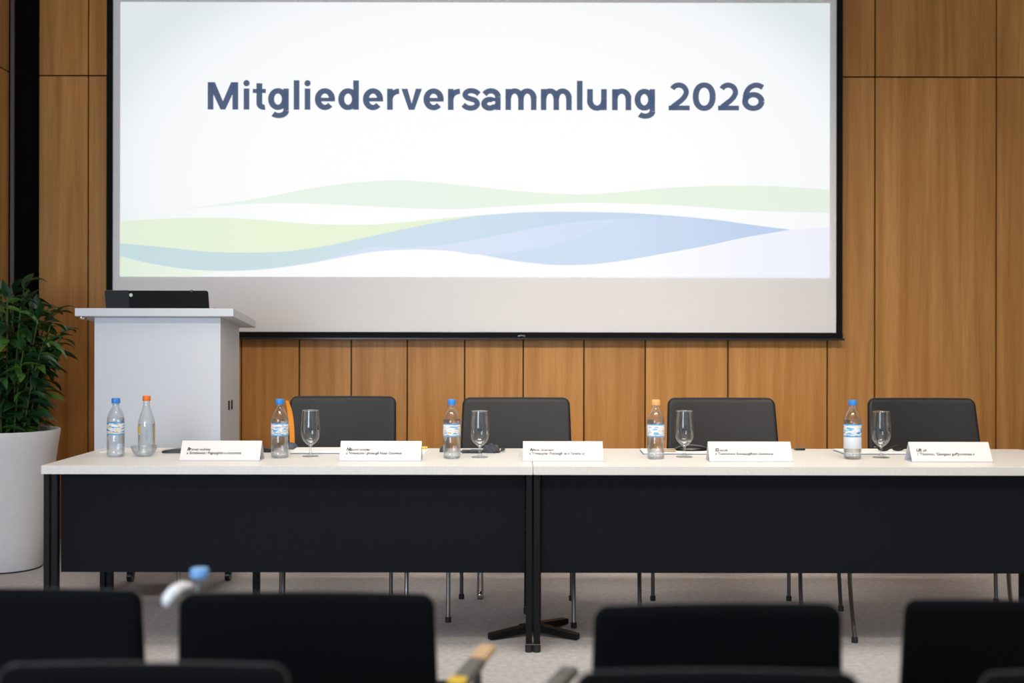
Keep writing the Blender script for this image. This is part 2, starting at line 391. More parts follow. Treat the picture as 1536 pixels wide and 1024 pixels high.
wave([(525, 362), (550, 356), (610, 343), (660, 333), (715, 324), (760, 320), (800, 318), (850, 317.5), (900, 318), (960, 320), (1020, 325)],
     [(525, 363), (560, 369), (600, 371.5), (650, 369), (700, 362), (760, 350), (820, 339), (880, 331), (950, 327), (1020, 326)], mC2, 5, 'blue_wave')
wave([(480, 391.5), (520, 380), (560, 371), (600, 371.5), (650, 369), (700, 362), (760, 350), (820, 339), (880, 331), (930, 328)],
     [(480, 392.5), (520, 385), (560, 378), (600, 375), (640, 374.5), (680, 377), (720, 382), (790, 375), (850, 362), (930, 329)], mC3, 6, 'blue_wave')
wave([(940, 396), (1000, 380), (1060, 369), (1120, 356), (1160, 348.5), (1184, 345), (1212, 342), (1244, 340)],
     [(940, 416), (1100, 416), (1244, 416)], mD, 3, 'lavender_wave')
wave([(180, 385.5), (220, 395.5), (260, 402.5), (300, 406.5), (335, 407.5)],
     [(180, 415.6), (240, 415.6), (290, 415.6), (305, 413), (335, 407.8)], mE, 3, 'corner_wave')

def text_mesh(body, offset=0, shear=0, spacing=1):
    cu = bpy.data.curves.new('t', 'FONT'); cu.body = body; cu.size = 1; cu.offset = offset; cu.shear = shear; cu.space_character = spacing
    cu.resolution_u = 5; cu.fill_mode = 'FRONT'
    o = bpy.data.objects.new('t', cu); COL.objects.link(o)
    dg = bpy.context.evaluated_depsgraph_get(); dg.update()
    me = bpy.data.meshes.new_from_object(o.evaluated_get(dg))
    bm = B(); bm.from_mesh(me); bpy.data.objects.remove(o); bpy.data.curves.remove(cu); bpy.data.meshes.remove(me)
    return bm
# title lettering drawn stroke by stroke (pixels on the slide, y up from the baseline at 165.4)
BL = 165.4
TB = B()
def quad_strip(c, w):
    P = [Vector((x, y)) for x, y in c]; prev = None; n_ = len(P)
    for i in range(n_):
        t_ = (P[min(i+1, n_-1)]-P[max(i-1, 0)]).normalized(); nn = Vector((-t_.y, t_.x))
        ww = (w[0]+(w[1]-w[0])*i/(n_-1) if isinstance(w, tuple) else (w(t_) if callable(w) else w))/2
        a = P[i]+nn*ww; b = P[i]-nn*ww
        A = TB.verts.new((X(a.x, SD), SD-.009, Z(BL-a.y, SD))); Bq = TB.verts.new((X(b.x, SD), SD-.009, Z(BL-b.y, SD)))
        if prev: TB.faces.new((prev[0], A, Bq, prev[1]))
        prev = (A, Bq)
def poly2(pts): TB.faces.new([TB.verts.new((X(x, SD), SD-.009, Z(BL-y, SD))) for x, y in pts])
M_title = emis('title_slate', rgb(76, 92, 122))
SV, SH = 9.0, 8.0
pen_w = lambda t_: SH+(SV-SH)*abs(t_.y)**1.5
def arc(cx, cy, rx, ry, a0, a1, n=28): return [(cx+rx*math.cos(math.radians(a0+(a1-a0)*i/n)), cy+ry*math.sin(math.radians(a0+(a1-a0)*i/n))) for i in range(n+1)]
def rect(x0, x1, y0, y1): poly2([(x0, y0), (x1, y0), (x1, y1), (x0, y1)])
XH = 31.6
def ring(x0, x1, y0=-.6, y1=XH+.6, a0=0, a1=360):
    quad_strip(arc((x0+x1)/2, (y0+y1)/2, (x1-x0)/2-SV/2, (y1-y0)/2-SH/2, a0, a1, 48), pen_w)
def g_M(x0, x1):
    rect(x0, x0+8.6, 0, 41); rect(x1-8.6, x1, 0, 41); m = (x0+x1)/2
    poly2([(x0, 41), (m-3.6, 0), (m+.01, 0), (m+.01, 12.5), (x0+10.8, 41)]); poly2([(x1, 41), (x1-10.8, 41), (m-.01, 12.5), (m-.01, 0), (m+3.6, 0)])
def g_i(x0, x1):
    rect(x0+.2, x0+8.7, 0, XH); poly2(arc(x0+4.4, 39.6, 4.7, 4.7, 0, 350, 24))
def g_l(x0, x1): rect(x0, x0+8.5, 0, 44)
def g_t(x0, x1):
    sx_ = x0+5.5; rect(sx_, sx_+8.8, 9.2, 39.5); rect(x0, x1, 24.8, 31)
    quad_strip(arc(sx_+11.4, 9.5, 6.95, 5.9, 180, 283, 16), pen_w)
def g_g(x0, x1):
    ring(x0, x1-1.5); rect(x1-8.2, x1, -1.5, XH)
    c = (x0+x1)/2+.6
    quad_strip(arc(c, -1.6, (x1-4.1)-c, 7.2, 0, -142, 26), pen_w)
def g_e(x0, x1):
    ring(x0, x1, a0=-2, a1=318); rect(x0+6, x1-.1, 12.4, 18.0)
def g_d(x0, x1): ring(x0, x1-1.5); rect(x1-8.5, x1, 0, 44)
def g_r(x0, x1):
    rect(x0, x0+8.5, 0, XH); quad_strip(arc(x1+.8, 16.5, x1+.8-(x0+4.4), 11.4, 172, 92, 14), pen_w)
def g_v(x0, x1):
    m = (x0+x1)/2
    poly2([(x0, XH), (m-4.2, 0), (m+.01, 0), (m+.01, 9.5), (x0+9.1, XH)]); poly2([(x1, XH), (x1-9.1, XH), (m-.01, 9.5), (m-.01, 0), (m+4.2, 0)])
def g_s(x0, x1):
    k_ = (x1-x0)/28.0
    pts = [(x0+26.0*k_, 23.6), (x0+21.5*k_, 27.2), (x0+14.8*k_, 28.8), (x0+8.4*k_, 27.4), (x0+5.2*k_, 22.8), (x0+8.2*k_, 18.6), (x0+14.4*k_, 16.4), (x0+20.6*k_, 14.2), (x0+23.8*k_, 9.2), (x0+20.4*k_, 4.4), (x0+13.6*k_, 2.8), (x0+7.2*k_, 4.2), (x0+2.6*k_, 8.0)]
    quad_strip([(p.x, p.y) for p in smoothpts([(a, b, 0) for a, b in pts], 5)], 7.9)
def g_a(x0, x1):
    rect(x1-8.2, x1, 0, 19.5)
    c = (x0+x1)/2-.3
    quad_strip([(x0+4.2, 23.6)]+arc(c, 19.6, (x1-4.1)-c, 9.0, 142, 0, 24), pen_w)
    cx_ = (x0+x1-4)/2; quad_strip(arc(cx_, 9.3, cx_-x0-3.9, 6.5, 60, 330, 30), pen_w)
    rect(cx_, x1-5, 13.0, 18.4)
    quad_strip([(cx_-1, 15.6), (x0+9, 14.9)], 5.4); quad_strip([(x1-10, 4.5), (x1-5, 8.5)], 6)
def arch(x0, x1, flip=False):
    """shoulder from stem at x0 to stem at x1 (stem centres)"""
    m = (x0+x1)/2
    if not flip: quad_strip(arc(m, 17.5, (x1-x0)/2, 11.0, 180, 0, 24), pen_w)
    else: quad_strip(arc(m, 14.1, (x1-x0)/2, 11.0, 180, 360, 24), pen_w)
def g_n(x0, x1):
    rect(x0, x0+8.5, 0, XH); arch(x0+4.25, x1-4.25); rect(x1-8.5, x1, 0, 17.8)
def g_u(x0, x1):
    rect(x1-8.5, x1, 0, XH); arch(x0+4.25, x1-4.25, True); rect(x0, x0+8.5, 13.8, XH)
def g_m(x0, x1):
    m = (x0+x1)/2; rect(x0, x0+8.3, 0, XH); arch(x0+4.2, m); arch(m, x1-4.2); rect(m-4.15, m+4.15, 0, 17.8); rect(x1-8.3, x1, 0, 17.8)
def g_2(x0, x1):
    rect(x0+.2, x1, 0, 7.2); c = (x0+x1)/2-.4; r_ = (x1-5.2)-c
    a_ = arc(c, 27.2, r_, 10.6, 152, -12, 26); e_ = a_[-1]
    quad_strip(a_+[(e_[0]-2.6, e_[1]-5.2), (e_[0]-7.5, e_[1]-10.4), (x0+6.0, 5.0)], 7.9)
    poly2([(x0+.2, 0), (x0+10, 0), (x0+12, 7.2), (x0+.2, 6.6)])
def g_0(x0, x1):
    cx_ = (x0+x1)/2; rx = (x1-x0)/2-4.3; ry = 21-3.7
    pts = []
    for i in range(61):
        a_ = 2*math.pi*i/60; c_, s_ = math.cos(a_), math.sin(a_)
        pts.append((cx_+rx*math.copysign(abs(c_)**.92, c_), 20.5+ry*math.copysign(abs(s_)**.92, s_)))
    quad_strip(pts, pen_w)
def g_6(x0, x1):
    quad_strip(arc((x0+x1)/2, 13.4, (x1-x0)/2-4.2, 10.2, 0, 360, 44), pen_w)
    pts = [(x1-2.2, 34.4), (x1-8.5, 37.4), (x1-15.5, 37.4), (x1-23.0, 33.0), (x0+5.2, 24), (x0+4.4, 14)]
    quad_strip([(p.x, p.y) for p in smoothpts([(a, b, 0) for a, b in pts], 5)], 7.9)
GL = dict(M=g_M, i=g_i, t=g_t, g=g_g, l=g_l, e=g_e, d=g_d, r=g_r, v=g_v, s=g_s, a=g_a, m=g_m, u=g_u, n=g_n)
GL.update({'2': g_2, '0': g_0, '6': g_6})
for ch, a_, b_ in [('M', 311.5, 357.2), ('i', 365.2, 374), ('t', 379, 398.6), ('g', 402, 433), ('l', 440.4, 449), ('i', 456.6, 465), ('e', 472, 502.3), ('d', 507, 538), ('e', 544, 574.3), ('r', 580.3, 598), ('v', 601.7, 632.4), ('e', 634.7, 665.2), ('r', 671.4, 689.1), ('s', 691.7, 719.8), ('a', 721.8, 750.4), ('m', 757.6, 804.1), ('m', 810.6, 856.8), ('l', 864.6, 873), ('u', 880, 909.4), ('n', 917.3, 946), ('g', 951, 981.7), ('2', 1001.8, 1033.6), ('0', 1038.3, 1072.3), ('2', 1075.9, 1107.4), ('6', 1112.4, 1145.4)]:
    if a_ == 1001.8: sobj('title_word', TB, M_title, slide); TB = B()
    GL[ch](a_, b_)
sobj('title_year', TB, M_title, slide)

# ------------------------------------------------------------------ tables
TT = .74; TY0 = 4.62; TY1 = 5.345
def make_table(x0, x1, label, left_d, right_d, star=False, lx=None):
    t = thing('conference_table', label, 'table', ((x0+x1)/2, (TY0+TY1)/2, 0), 0, 'conference tables joined end to end')
    ox, oy = (x0+x1)/2, (TY0+TY1)/2
    def part(name, bm, m, p=t, **k):
        bm.transform(Matrix.Translation((-ox, -oy, 0))); return obj(name, bm, m, p, **k)
    bm = B()
    r = .03 if x1 > 1 else 0
    poly = [(x0, TY0), (x1, TY0)]
    if r: poly += [(x1, TY1-r)]+[(x1-r+r*math.cos(a*math.pi/12), TY1-r+r*math.sin(a*math.pi/12)) for a in range(1, 7)]
    else: poly += [(x1, TY1)]
    poly += [(x0, TY1)]
    prism(bm, poly, lambda u, v, w: (u, v, w), TT-.034, TT)
    bmesh.ops.bevel(bm, geom=[e for e in bm.edges if abs(e.verts[0].co.z-e.verts[1].co.z) < 1e-5], offset=.0015, segments=2, affect='EDGES')
    part('tabletop', bm, M_top)
    pa, pb = left_d[1]+.002, right_d[0]-.002
    bm = B(); box(bm, pa, pb, 4.668, 4.686, .31, .7, .002); part('modesty_panel', bm, M_panel)
    for (a, b) in (left_d, right_d):
        for ya in (4.636, 5.27):
            bm = B(); box(bm, a, b, ya, ya+.03, .03, TT-.034, .003)
            lg = part('leg', bm, M_black)
            bm = B(); lathe(bm, [(0, 0), ((b-a)*.55, 0), ((b-a)*.6, .006), ((b-a)*.6, .026), ((b-a)*.5, .032), (0, .032)], 16, (a+b)/2, ya+.015)
            part('rubber_foot', bm, M_rubber, lg, smooth=True, angle=40)
            bm = B(); box(bm, a-.002, b+.002, ya-.002, ya+.032, .032, .0345); part('collar', bm, M_alu, lg)
    for yy in (4.70, 5.26):
        bm = B(); box(bm, left_d[1], right_d[0], yy, yy+.02, .655, .7); part('rail', bm, M_black)
    return t, part
LG = ((X(789.5, 4.636), X(799, 4.636)), (X(801, 4.636), X(811, 4.636)))
JN = X(800, 4.62)
t1, part = make_table(X(62, TY0), JN-.001, 'white topped black conference table, the left one, nearest the lectern', (X(77.5, 4.64), X(87, 4.64)), LG[0])
for ya in (4.636, 5.27):
    bm = B(); box(bm, X(66, 4.64), X(75, 4.64), ya, ya+.03, 0, TT-.034, .003); part('leg', bm, M_black)
bm = B(); box(bm, X(380, 5.28), X(390, 5.28), 5.27, 5.30, 0, TT-.034, .003); part('leg', bm, M_black)
# four-armed foot standing behind the joint
hub = (X(800, 4.92), 4.92)
bm = B(); box(bm, hub[0]-.008, hub[0]+.034, hub[1]-.02, hub[1]+.02, .03, TT-.034, .004); col = part('pedestal_column', bm, M_black)
for tx, ty in ((X(735, 4.83), 4.83), (X(868, 4.83), 4.83), (X(849, 5.09), 5.10), (X(784, 5.0), 5.0)):
    v = Vector((tx-hub[0], ty-hub[1], 0)); w = Vector((-v.y, v.x, 0)).normalized()*.019
    bm = B(); P0 = Vector((hub[0]+.01, hub[1], 0)); P1 = Vector((tx, ty, 0))
    vs = []
    for P, h0, h1, ww in ((P0, .018, .05, 1), (P1, .003, .026, .85)):
        for s in (-1, 1):
            for h in (h0, h1): vs.append(bm.verts.new((P.x+w.x*s*ww, P.y+w.y*s*ww, h)))
    for f in [(0, 1, 3, 2), (4, 6, 7, 5), (0, 4, 5, 1), (2, 3, 7, 6), (0, 2, 6, 4), (1, 5, 7, 3)]: bm.faces.new([vs[i] for i in f])
    part('pedestal_arm', bm, M_black, col)
make_table(JN+.001, X(1652, TY0), 'white topped black conference table, the right one, running out of the picture', LG[1], (X(1636, 4.64), X(1646, 4.64)))

# ------------------------------------------------------------------ chairs
def back_slab(bm, wt, wb, z0, z1, y0, y1, t=.034, r=.04, bow=.03, rb=.02):
    """rounded, slightly bowed backrest; wt/wb = top/bottom width, leaning from y0 to y1"""
    H = z1-z0
    def marks(a, b, e):
        s = [0, .06, .15, .3, .5, .75, 1.0]
        return [a+e*k for k in s]+[a+e+(b-a-2*e)*i/12 for i in range(1, 12)]+[b-e*k for k in reversed(s)]
    zs = marks(0, H, max(t/2, r)); rows = {1: [], -1: []}
    us = [-1, -.995, -.985, -.97, -.95, -.93]+[-.93+1.86*i/14 for i in range(1, 14)]+[.93, .95, .97, .985, .995, 1]
    for z in zs:
        W = (wb+(wt-wb)*z/H)/2
        if H-z < r: W -= r-math.sqrt(max(0, r*r-(r-(H-z))**2))
        if z < rb: W -= rb-math.sqrt(max(0, rb*rb-(rb-z)**2))
        for s in (1, -1):
            row = []
            for u in us:
                x = u*W; d = min(W-abs(x), z, H-z); h = t/2
                th = math.sqrt(max(0, h*h-(h-d)**2)) if d < h else h
                yc = y0+(y1-y0)*z/H-bow*(1-(x/(wb/2))**2)*-1
                row.append(bm.verts.new((x, yc+s*th, z0+z)))
            rows[s].append(row)
    for s in (1, -1):
        R = rows[s]
        for i in range(len(R)-1):
            for j in range(len(us)-1): bm.faces.new((R[i][j], R[i][j+1], R[i+1][j+1], R[i+1][j]))
    bmesh.ops.remove_doubles(bm, verts=bm.verts, dist=1e-5)
def seat_slab(bm, w, y0, y1, z0, z1, r=.05):
    poly = []
    for cx, cy, a0 in ((w/2-r, y1-r, 0), (-w/2+r, y1-r, 90), (-w/2+r, y0+r, 180), (w/2-r, y0+r, 270)):
        for k in range(6):
            a = math.radians(a0+k*18); poly.append((cx+r*math.cos(a), cy+r*math.sin(a)))
    prism(bm, poly, lambda u, v, w_: (u, v, w_), z0, z1)
    bmesh.ops.bevel(bm, geom=[e for e in bm.edges if abs(e.verts[0].co.z-e.verts[1].co.z) < 1e-5], offset=min(.014, (z1-z0)*.4), segments=3, affect='EDGES')

def head_chair(cx, top_py, feet, label, rz=0, wt=.515, wb=.535, mfront=None):
    """visitor chair facing the camera; feet = FL FR RL RR (world x, y)"""
    by = 5.60
    t = thing('conference_chair', label, 'chair', (cx, 5.33, 0), rz, 'black chairs behind the tables')
    Rm = Matrix.Rotation(-rz, 3, 'Z')
    def loc(x, y, z):
        v = Rm @ Vector((x-cx, y-5.33, 0)); return (v.x, v.y, z)
    zt_ = Z(top_py, by+.08)
    bm = B(); back_slab(bm, wt, wb, .50, zt_, .27, .36, .036, .035, .025); obj('backrest', bm, M_chairback, t, True, 60)
    bm = B(); seat_slab(bm, .52, -.19, .27, .425, .475); obj('seat', bm, M_chairback, t, True, 40)
    FL_ = [loc(a_, b_, 0) for a_, b_ in feet]
    ys_ = (-.15, -.15, .23, .23)
    sl = [(FL_[q][0]*.2+.8*(feet[q][0]*(5.33+ys_[q])/feet[q][1]-cx), ys_[q]) for q in range(4)]
    for i, (fx, fy) in enumerate(feet):
        f = Vector(loc(fx, fy, .0)); s = Vector((sl[i][0], sl[i][1], .43))
        bm = B()
        pts = [f+Vector((0, 0, .018)), f.lerp(s, .5)+Vector(((f.x-s.x)*.12, 0, 0)), s]
        if i < 2: pts = smoothpts(pts, 4)
        else: pts = smoothpts(pts+[Vector((max(-.22, min(.22, s.x)), .29, .50)), Vector((max(-.22, min(.22, s.x)), .30, .60))], 4)
        tube(bm, pts, .0095 if i < 2 else .009, 12)
        lg = obj('leg', bm, M_chair_tube if i < 2 else M_steel, t, True, 50)
        bm = B(); lathe(bm, [(0, 0), (.013, 0), (.013, .02), (.0105, .024), (0, .024)], 14, f.x, f.y); obj('rubber_foot', bm, M_rubber, lg, True, 40)
    bm = B(); box(bm, -.21, .21, -.17, .24, .41, .426); obj('seat_frame', bm, M_black, t)
    for q, yy in ((0, -.15), (2, .23)):
        bm = B(); tube(bm, [(sl[q][0], yy, .405), (sl[q+1][0], yy, .405)], .009, 10); obj('stretcher', bm, M_steel, t)
    return t
f = lambda px, d: (X(px, d), d)
head_chair(X(514.5, 5.68), 594.5, [f(424, 5.03), f(610, 5.08), f(422, 5.5), f(587, 5.5)], 'black upholstered chair behind the left table, with orange folder at its edge', 0)
head_chair(X(774.5, 5.68), 596, [f(673, 5.127), f(861.5, 5.034), f(693, 5.578), f(858, 5.55)], 'black upholstered chair behind the joint between the two tables', 0, .52, .55)
head_chair(X(1082.5, 5.68), 596, [f(961, 5.0), f(1204, 5.0), f(980, 5.55), f(1184, 5.55)], 'black upholstered chair behind the place with the peach-capped bottle', 0, .52, .56)
head_chair(X(1383, 5.68), 596, [f(1283, 4.80), f(1522, 4.9), f(1262, 5.35), f(1495, 5.5)], 'black upholstered chair at the far right end of the tables', 0, .52, .57)

def audience_chair(cx, by, label, wt, wb, top=.75, group='audience chairs in the nearer row', seatw=None, tilt=0, name_rz=0):
    t = thing('audience_chair', label, 'chair', (cx, by, 0), name_rz, group)
    sw = seatw or wb
    bm = B(); back_slab(bm, wt, wb, .36, top, .03, 0.0, .04, .028, .018)
    if tilt:
        for v in bm.verts: v.co.z += tilt*v.co.x*(v.co.z-.36)/(top-.36)
    obj('backrest', bm, M_fabric, t, True, 60)
    bm = B(); seat_slab(bm, sw, .06, .44, .40, .45, .04); obj('seat', bm, M_fabric, t, True, 40)
    bm = B(); box(bm, -wb/2+.05, wb/2-.05, .05, .40, .384, .401); obj('seat_frame', bm, M_black, t)
    for s in (-1, 1):
        for y0, y1, zz in ((.02, -.015, .56), (.38, .40, .39)):
            bm = B(); tube(bm, smoothpts([(s*(wb/2-.035), y1, .0), (s*(wb/2-.035), (y0+y1)/2, .25), (s*(wb/2-.035), y0+(.025 if zz > .5 else 0), zz)], 4), .010, 10)
            obj('leg', bm, M_steel, t, True, 50)
    return t
g1 = 'audience chairs in the row nearer the tables'; g0 = 'audience chairs in the row closest to the camera'
ac1 = audience_chair(X(222, 2.34)-.262, 2.34, 'black audience chair cut off by the left edge, in the row nearer the tables', .50, .52, group=g1)
ac2 = audience_chair(X(461, 2.31), 2.31, 'black audience chair with white cloth on its corner and a tan armrest', .505, .53, group=g1, seatw=.585)
ac3 = audience_chair(X(1077.5, 2.22), 2.22, 'black audience chair in front of the right table with a dark left armrest', .47, .492, group=g1, tilt=.012)
ac4 = audience_chair(X(1348, 2.25)+.262, 2.25, 'black audience chair cut off by the right edge, in the row nearer the tables', .50, .52, group=g1, tilt=-.02)
audience_chair(X(440, 1.81)-.232, 1.81, 'black audience chair at the bottom left, only its top edge in view', .45, .46, group=g0)
audience_chair(X(1078, 1.775), 1.775, 'black audience chair at the bottom, its top edge overlapping the chair ahead', .435, .45, group=g0, seatw=.43)
audience_chair(X(1467, 1.775)+.226, 1.775, 'black audience chair at the bottom right corner, only its top edge in view', .44, .45, group=g0, seatw=.43)
def armrest(par, near, far, mats, tipm, sticker=False):
    """padded armrest from near to far (world xyz) on a post, part of its chair"""
    o = Vector(par.location); a = Vector(near)-o; b = Vector(far)-o
    d = (b-a).normalized(); w = Vector((d.y, -d.x, 0)).normalized()*.019
    def bar(p, q, z0, z1, ww=1.0):
        bm = B(); vs = []
        for P in (p, q):
            for s in (-1, 1):
                for h in (z0, z1): vs.append(bm.verts.new((P.x+w.x*s*ww, P.y+w.y*s*ww, P.z+h)))
        for f_ in [(0, 1, 3, 2), (4, 6, 7, 5), (0, 4, 5, 1), (2, 3, 7, 6), (0, 2, 6, 4), (1, 5, 7, 3)]: bm.faces.new([vs[i] for i in f_])
        bmesh.ops.bevel(bm, geom=list(bm.edges), offset=.004, segments=2, affect='EDGES'); return bm
    m = a.lerp(b, .62)
    arm = obj('armrest', bar(a, m, -.016, .002), mats, par)
    if tipm: obj('wooden_tip', bar(m, b, -.014, .002), tipm, arm)['label'] = 'pale tan tip of the armrest'
    else: obj('armrest_tip', bar(m, b, -.016, .002), mats, arm)
    if sticker: obj('sticker', bar(a.lerp(b, .0), a.lerp(b, .12), .0021, .0035, .9), M_yellow, arm)['label'] = 'yellow patch on the armrest'
    bm = B(); tube(bm, smoothpts([m+Vector((0, 0, -.01)), m+Vector((0, 0, -.1)), (m.x*.9, m.y, .415)], 4), .009, 10)
    obj('arm_post', bm, M_steel, arm, True, 50)
armrest(ac2, (X(684, 2.23), 2.23, .595), (X(733, 2.50), 2.50, .60), M_armgrey, M_tan, True)
armrest(ac3, (X(826, 2.23), 2.23, .59), (X(856, 2.37), 2.37, .59), M_armgrey, None)

# ------------------------------------------------------------------ white cloth over the chair corner
yb = 2.31; xc = X(266, yb)
bm = B()
pts = smoothpts([(xc+.018, yb+.028, .752), (xc+.010, yb+.012, .760), (xc-.002, yb-.004, .756), (xc-.010, yb-.010, .745), (xc-.014, yb-.012, .733)], 5)
npt = len(pts)
for i in range(npt): pts[i] = pts[i]+Vector((0, .004*math.sin(i*1.1), 0))
tube(bm, pts, [(.003+.010*math.sin(math.pi*(.05+.75*i/(npt-1)))) for i in range(npt)], 14)
for k_, v in enumerate(bm.verts):
    v.co.y = yb+(v.co.y-yb)*1.5+.0025*math.sin(v.co.x*260+v.co.z*190)
tag(obj('cloth', bm, M_cloth, None, True), 'small crumpled white cloth hanging over the corner of an audience chair', 'cloth')

# ------------------------------------------------------------------ bottles and glasses
PET = [(0, .004), (.020, .0035), (.030, .0), (.0345, .003), (.0362, .010), (.0362, .022), (.0350, .026), (.0362, .030), (.0362, .092), (.0355, .094), (.0355, .146), (.0362, .149), (.0358, .158), (.0340, .168), (.0305, .180), (.0255, .192), (.0195, .203), (.0145, .211), (.0125, .216), (.0125, .232)]
def cap_mesh(bm, z0, r=.0175, h=.022):
    prof = [(r*.97, z0), (r, z0+.002), (r, z0+h-.003), (r*.9, z0+h), (0, z0+h)]
    lathe(bm, [(0, z0+.001)]+prof, 36)
    for v in bm.verts:  # knurls
        rr = math.hypot(v.co.x, v.co.y)
        if rr > r*.95 and z0+.001 < v.co.z < z0+h-.002:
            k = 1+.02*math.cos(18*math.atan2(v.co.y, v.co.x)); v.co.x *= k; v.co.y *= k
def water_mesh(bm, prof, level, e=.0012):
    p = [(max(0, r-e), z+(e if z < .006 else 0)) for r, z in prof if z < level]
    p[0] = (0, p[0][1]); 
    for (r0, z0), (r1, z1) in zip(prof, prof[1:]):
        if z0 < level <= z1:
            p.append((r0+(r1-r0)*(level-z0)/(z1-z0)-e, level)); break
    p.append((0, level)); lathe(bm, p, 40)
def pet_bottle(loc, label, capm, labm, level=.165, group='water bottles on the tables', capz=(.2255, .022)):
    t = thing('water_bottle', label, 'bottle', loc, random.uniform(0, 6), group)
    bm = B(); lathe(bm, PET, 40); obj('bottle_body', bm, M_pet, t, True)
    bm = B(); water_mesh(bm, PET, level); obj('water', bm, M_water, t, True, 50)
    bm = B(); cap_mesh(bm, capz[0], .0175, capz[1]); obj('cap', bm, capm, t, True, 40)
    bm = B(); lathe(bm, [(.0362, .094), (.0366, .095), (.0366, .145), (.0362, .146)], 40); obj('label', bm, labm, t, True, 40)
    bm = B(); lathe(bm, [(.0128, .2185), (.0155, .219), (.0155, .2215), (.0128, .222)], 30, close=True); obj('neck_ring', bm, M_pet, t, True)
    return t
def TP(px, py): d = 920/(py-500.); return (X(px, d), d, TT)
def base(px, py, r=.036):   # py = front lower edge of a round foot
    d = 920/(py-500.)+r; return (X(px, d), d, TT)
pet_bottle(base(174, 687), 'blue-capped plastic water bottle, leftmost on the table, in front of the lectern', M_blue, M_lab[0])
pet_bottle(base(420, 688.5), 'blue-capped plastic water bottle beside the orange folder', M_blue, M_lab[1])
pet_bottle(base(678, 689), 'blue-capped plastic water bottle just left of the joint between the tables', M_blue, M_lab[2])
pet_bottle(base(984, 689), 'plastic water bottle with a pale peach cap', M_peach, M_lab[3])
b5 = pet_bottle(base(1279, 688.5), 'blue-capped plastic water bottle furthest right, with a pale lower label', M_blue, M_lab[4])
bm = B(); lathe(bm, [(.0362, .045), (.0366, .046), (.0366, .093), (.0362, .0935)], 30); obj('lower_label', bm, M_labw, b5, True, 40)
# glass bottle with orange cap
GB = [(0, .004), (.022, .003), (.032, 0), (.0355, .004), (.0362, .012), (.0362, .125), (.0352, .138), (.032, .152), (.027, .168), (.0215, .184), (.017, .198), (.0145, .208), (.0135, .215), (.0135, .236)]
l2 = base(219, 682.5)
t = thing('water_bottle', 'orange-capped slender glass bottle behind the small glass bowl', 'bottle', (l2[0], l2[1]+.01, TT), 0, 'water bottles on the tables')
bm = B(); lathe(bm, GB, 40); obj('bottle_body', bm, M_glass, t, True)
bm = B(); water_mesh(bm, GB, .128); obj('water', bm, M_water, t, True, 50)
bm = B(); cap_mesh(bm, .229, .0165, .022); obj('cap', bm, M_orange, t, True, 40)
bm = B(); lathe(bm, [(.0366, .088), (.0369, .089), (.0369, .121), (.0366, .122)], 14, a0=math.radians(188), a1=math.radians(238)); obj('label', bm, mat('label_yellow', rgb(238, 190, 60), .5), t, True)
bm = B(); lathe(bm, [(.0366, .03), (.0369, .031), (.0369, .121), (.0366, .122)], 8, a0=math.radians(-12), a1=math.radians(6)); obj('back_label', bm, mat('label_amber', rgb(232, 175, 55), .5), t, True)
# small glass bowl
lb = base(217, 686.5, .055)
t = thing('glass_bowl', 'small clear glass bowl standing before the orange-capped bottle', 'bowl', lb)
t.location.y = l2[1]-.0465-.05
bp = [(0, .003), (.024, .0025), (.030, .000), (.038, .006), (.047, .018), (.053, .034), (.055, .044)]
bm = B(); lathe(bm, bp+[(r-.002, z+.0005) for r, z in reversed(bp[1:])]+[(0, .006)], 44); obj('bowl_body', bm, M_glass, t, True)
bm = B(); lathe(bm, [(0, .0065), (.034, .0065), (.043, .017), (.046, .024), (0, .024)], 40); obj('water', bm, M_water, t, True, 50)

GO = [(.0052, .040), (.008, .046), (.018, .053), (.029, .064), (.0365, .078), (.0405, .095), (.0415, .112), (.0405, .135), (.038, .165), (.0355, .195)]
g0_ = None
for px, py, lab in ((466, 686, 'empty stemmed water glass beside the bottle at the lectern end'), (720, 687, 'empty stemmed water glass in front of the grey crumpled case'),
                    (1027, 686, 'empty stemmed water glass beside the peach-capped bottle'), (1322, 686.5, 'empty stemmed water glass furthest right on the tables')):
    loc = base(px, py, .036)
    if g0_ is None:
        g0_ = thing('water_glass', lab, 'glass', loc, 0, 'stemmed water glasses')
        bm = B(); lathe(bm, [(0, .0405)]+GO, 48); obj('bowl', bm, M_glass, g0_, True)
        bm = B(); lathe(bm, [(0, 0), (.035, 0), (.036, .0015), (.034, .003), (.016, .006), (.0075, .011), (.0052, .02), (.005, .032), (.0062, .042), (.004, .047), (0, .049)], 40); obj('stem', bm, M_glass, g0_, True)
        bm = B(); lathe(bm, [(.0355, .1948), (.0358, .1962), (.0345, .1968), (.0339, .195)], 48, close=True); obj('rim', bm, M_solidglass, g0_, True)
    else: dup(g0_, loc, 0, lab)
# big bottle on the seat of an audience chair
big = pet_bottle((X(299, 2.47), 2.475, .45), 'large blurred blue-capped water bottle standing on an audience chair seat', mat('blue_cap_painted_lit', rgb(120, 175, 232), .4), M_labw, .2, capz=(.231, .0145))  # blue cap colour made paler to stand in for bright light on it
big.scale = (1.1, 1.1, 1.29)
if 'group' in big: del big['group']

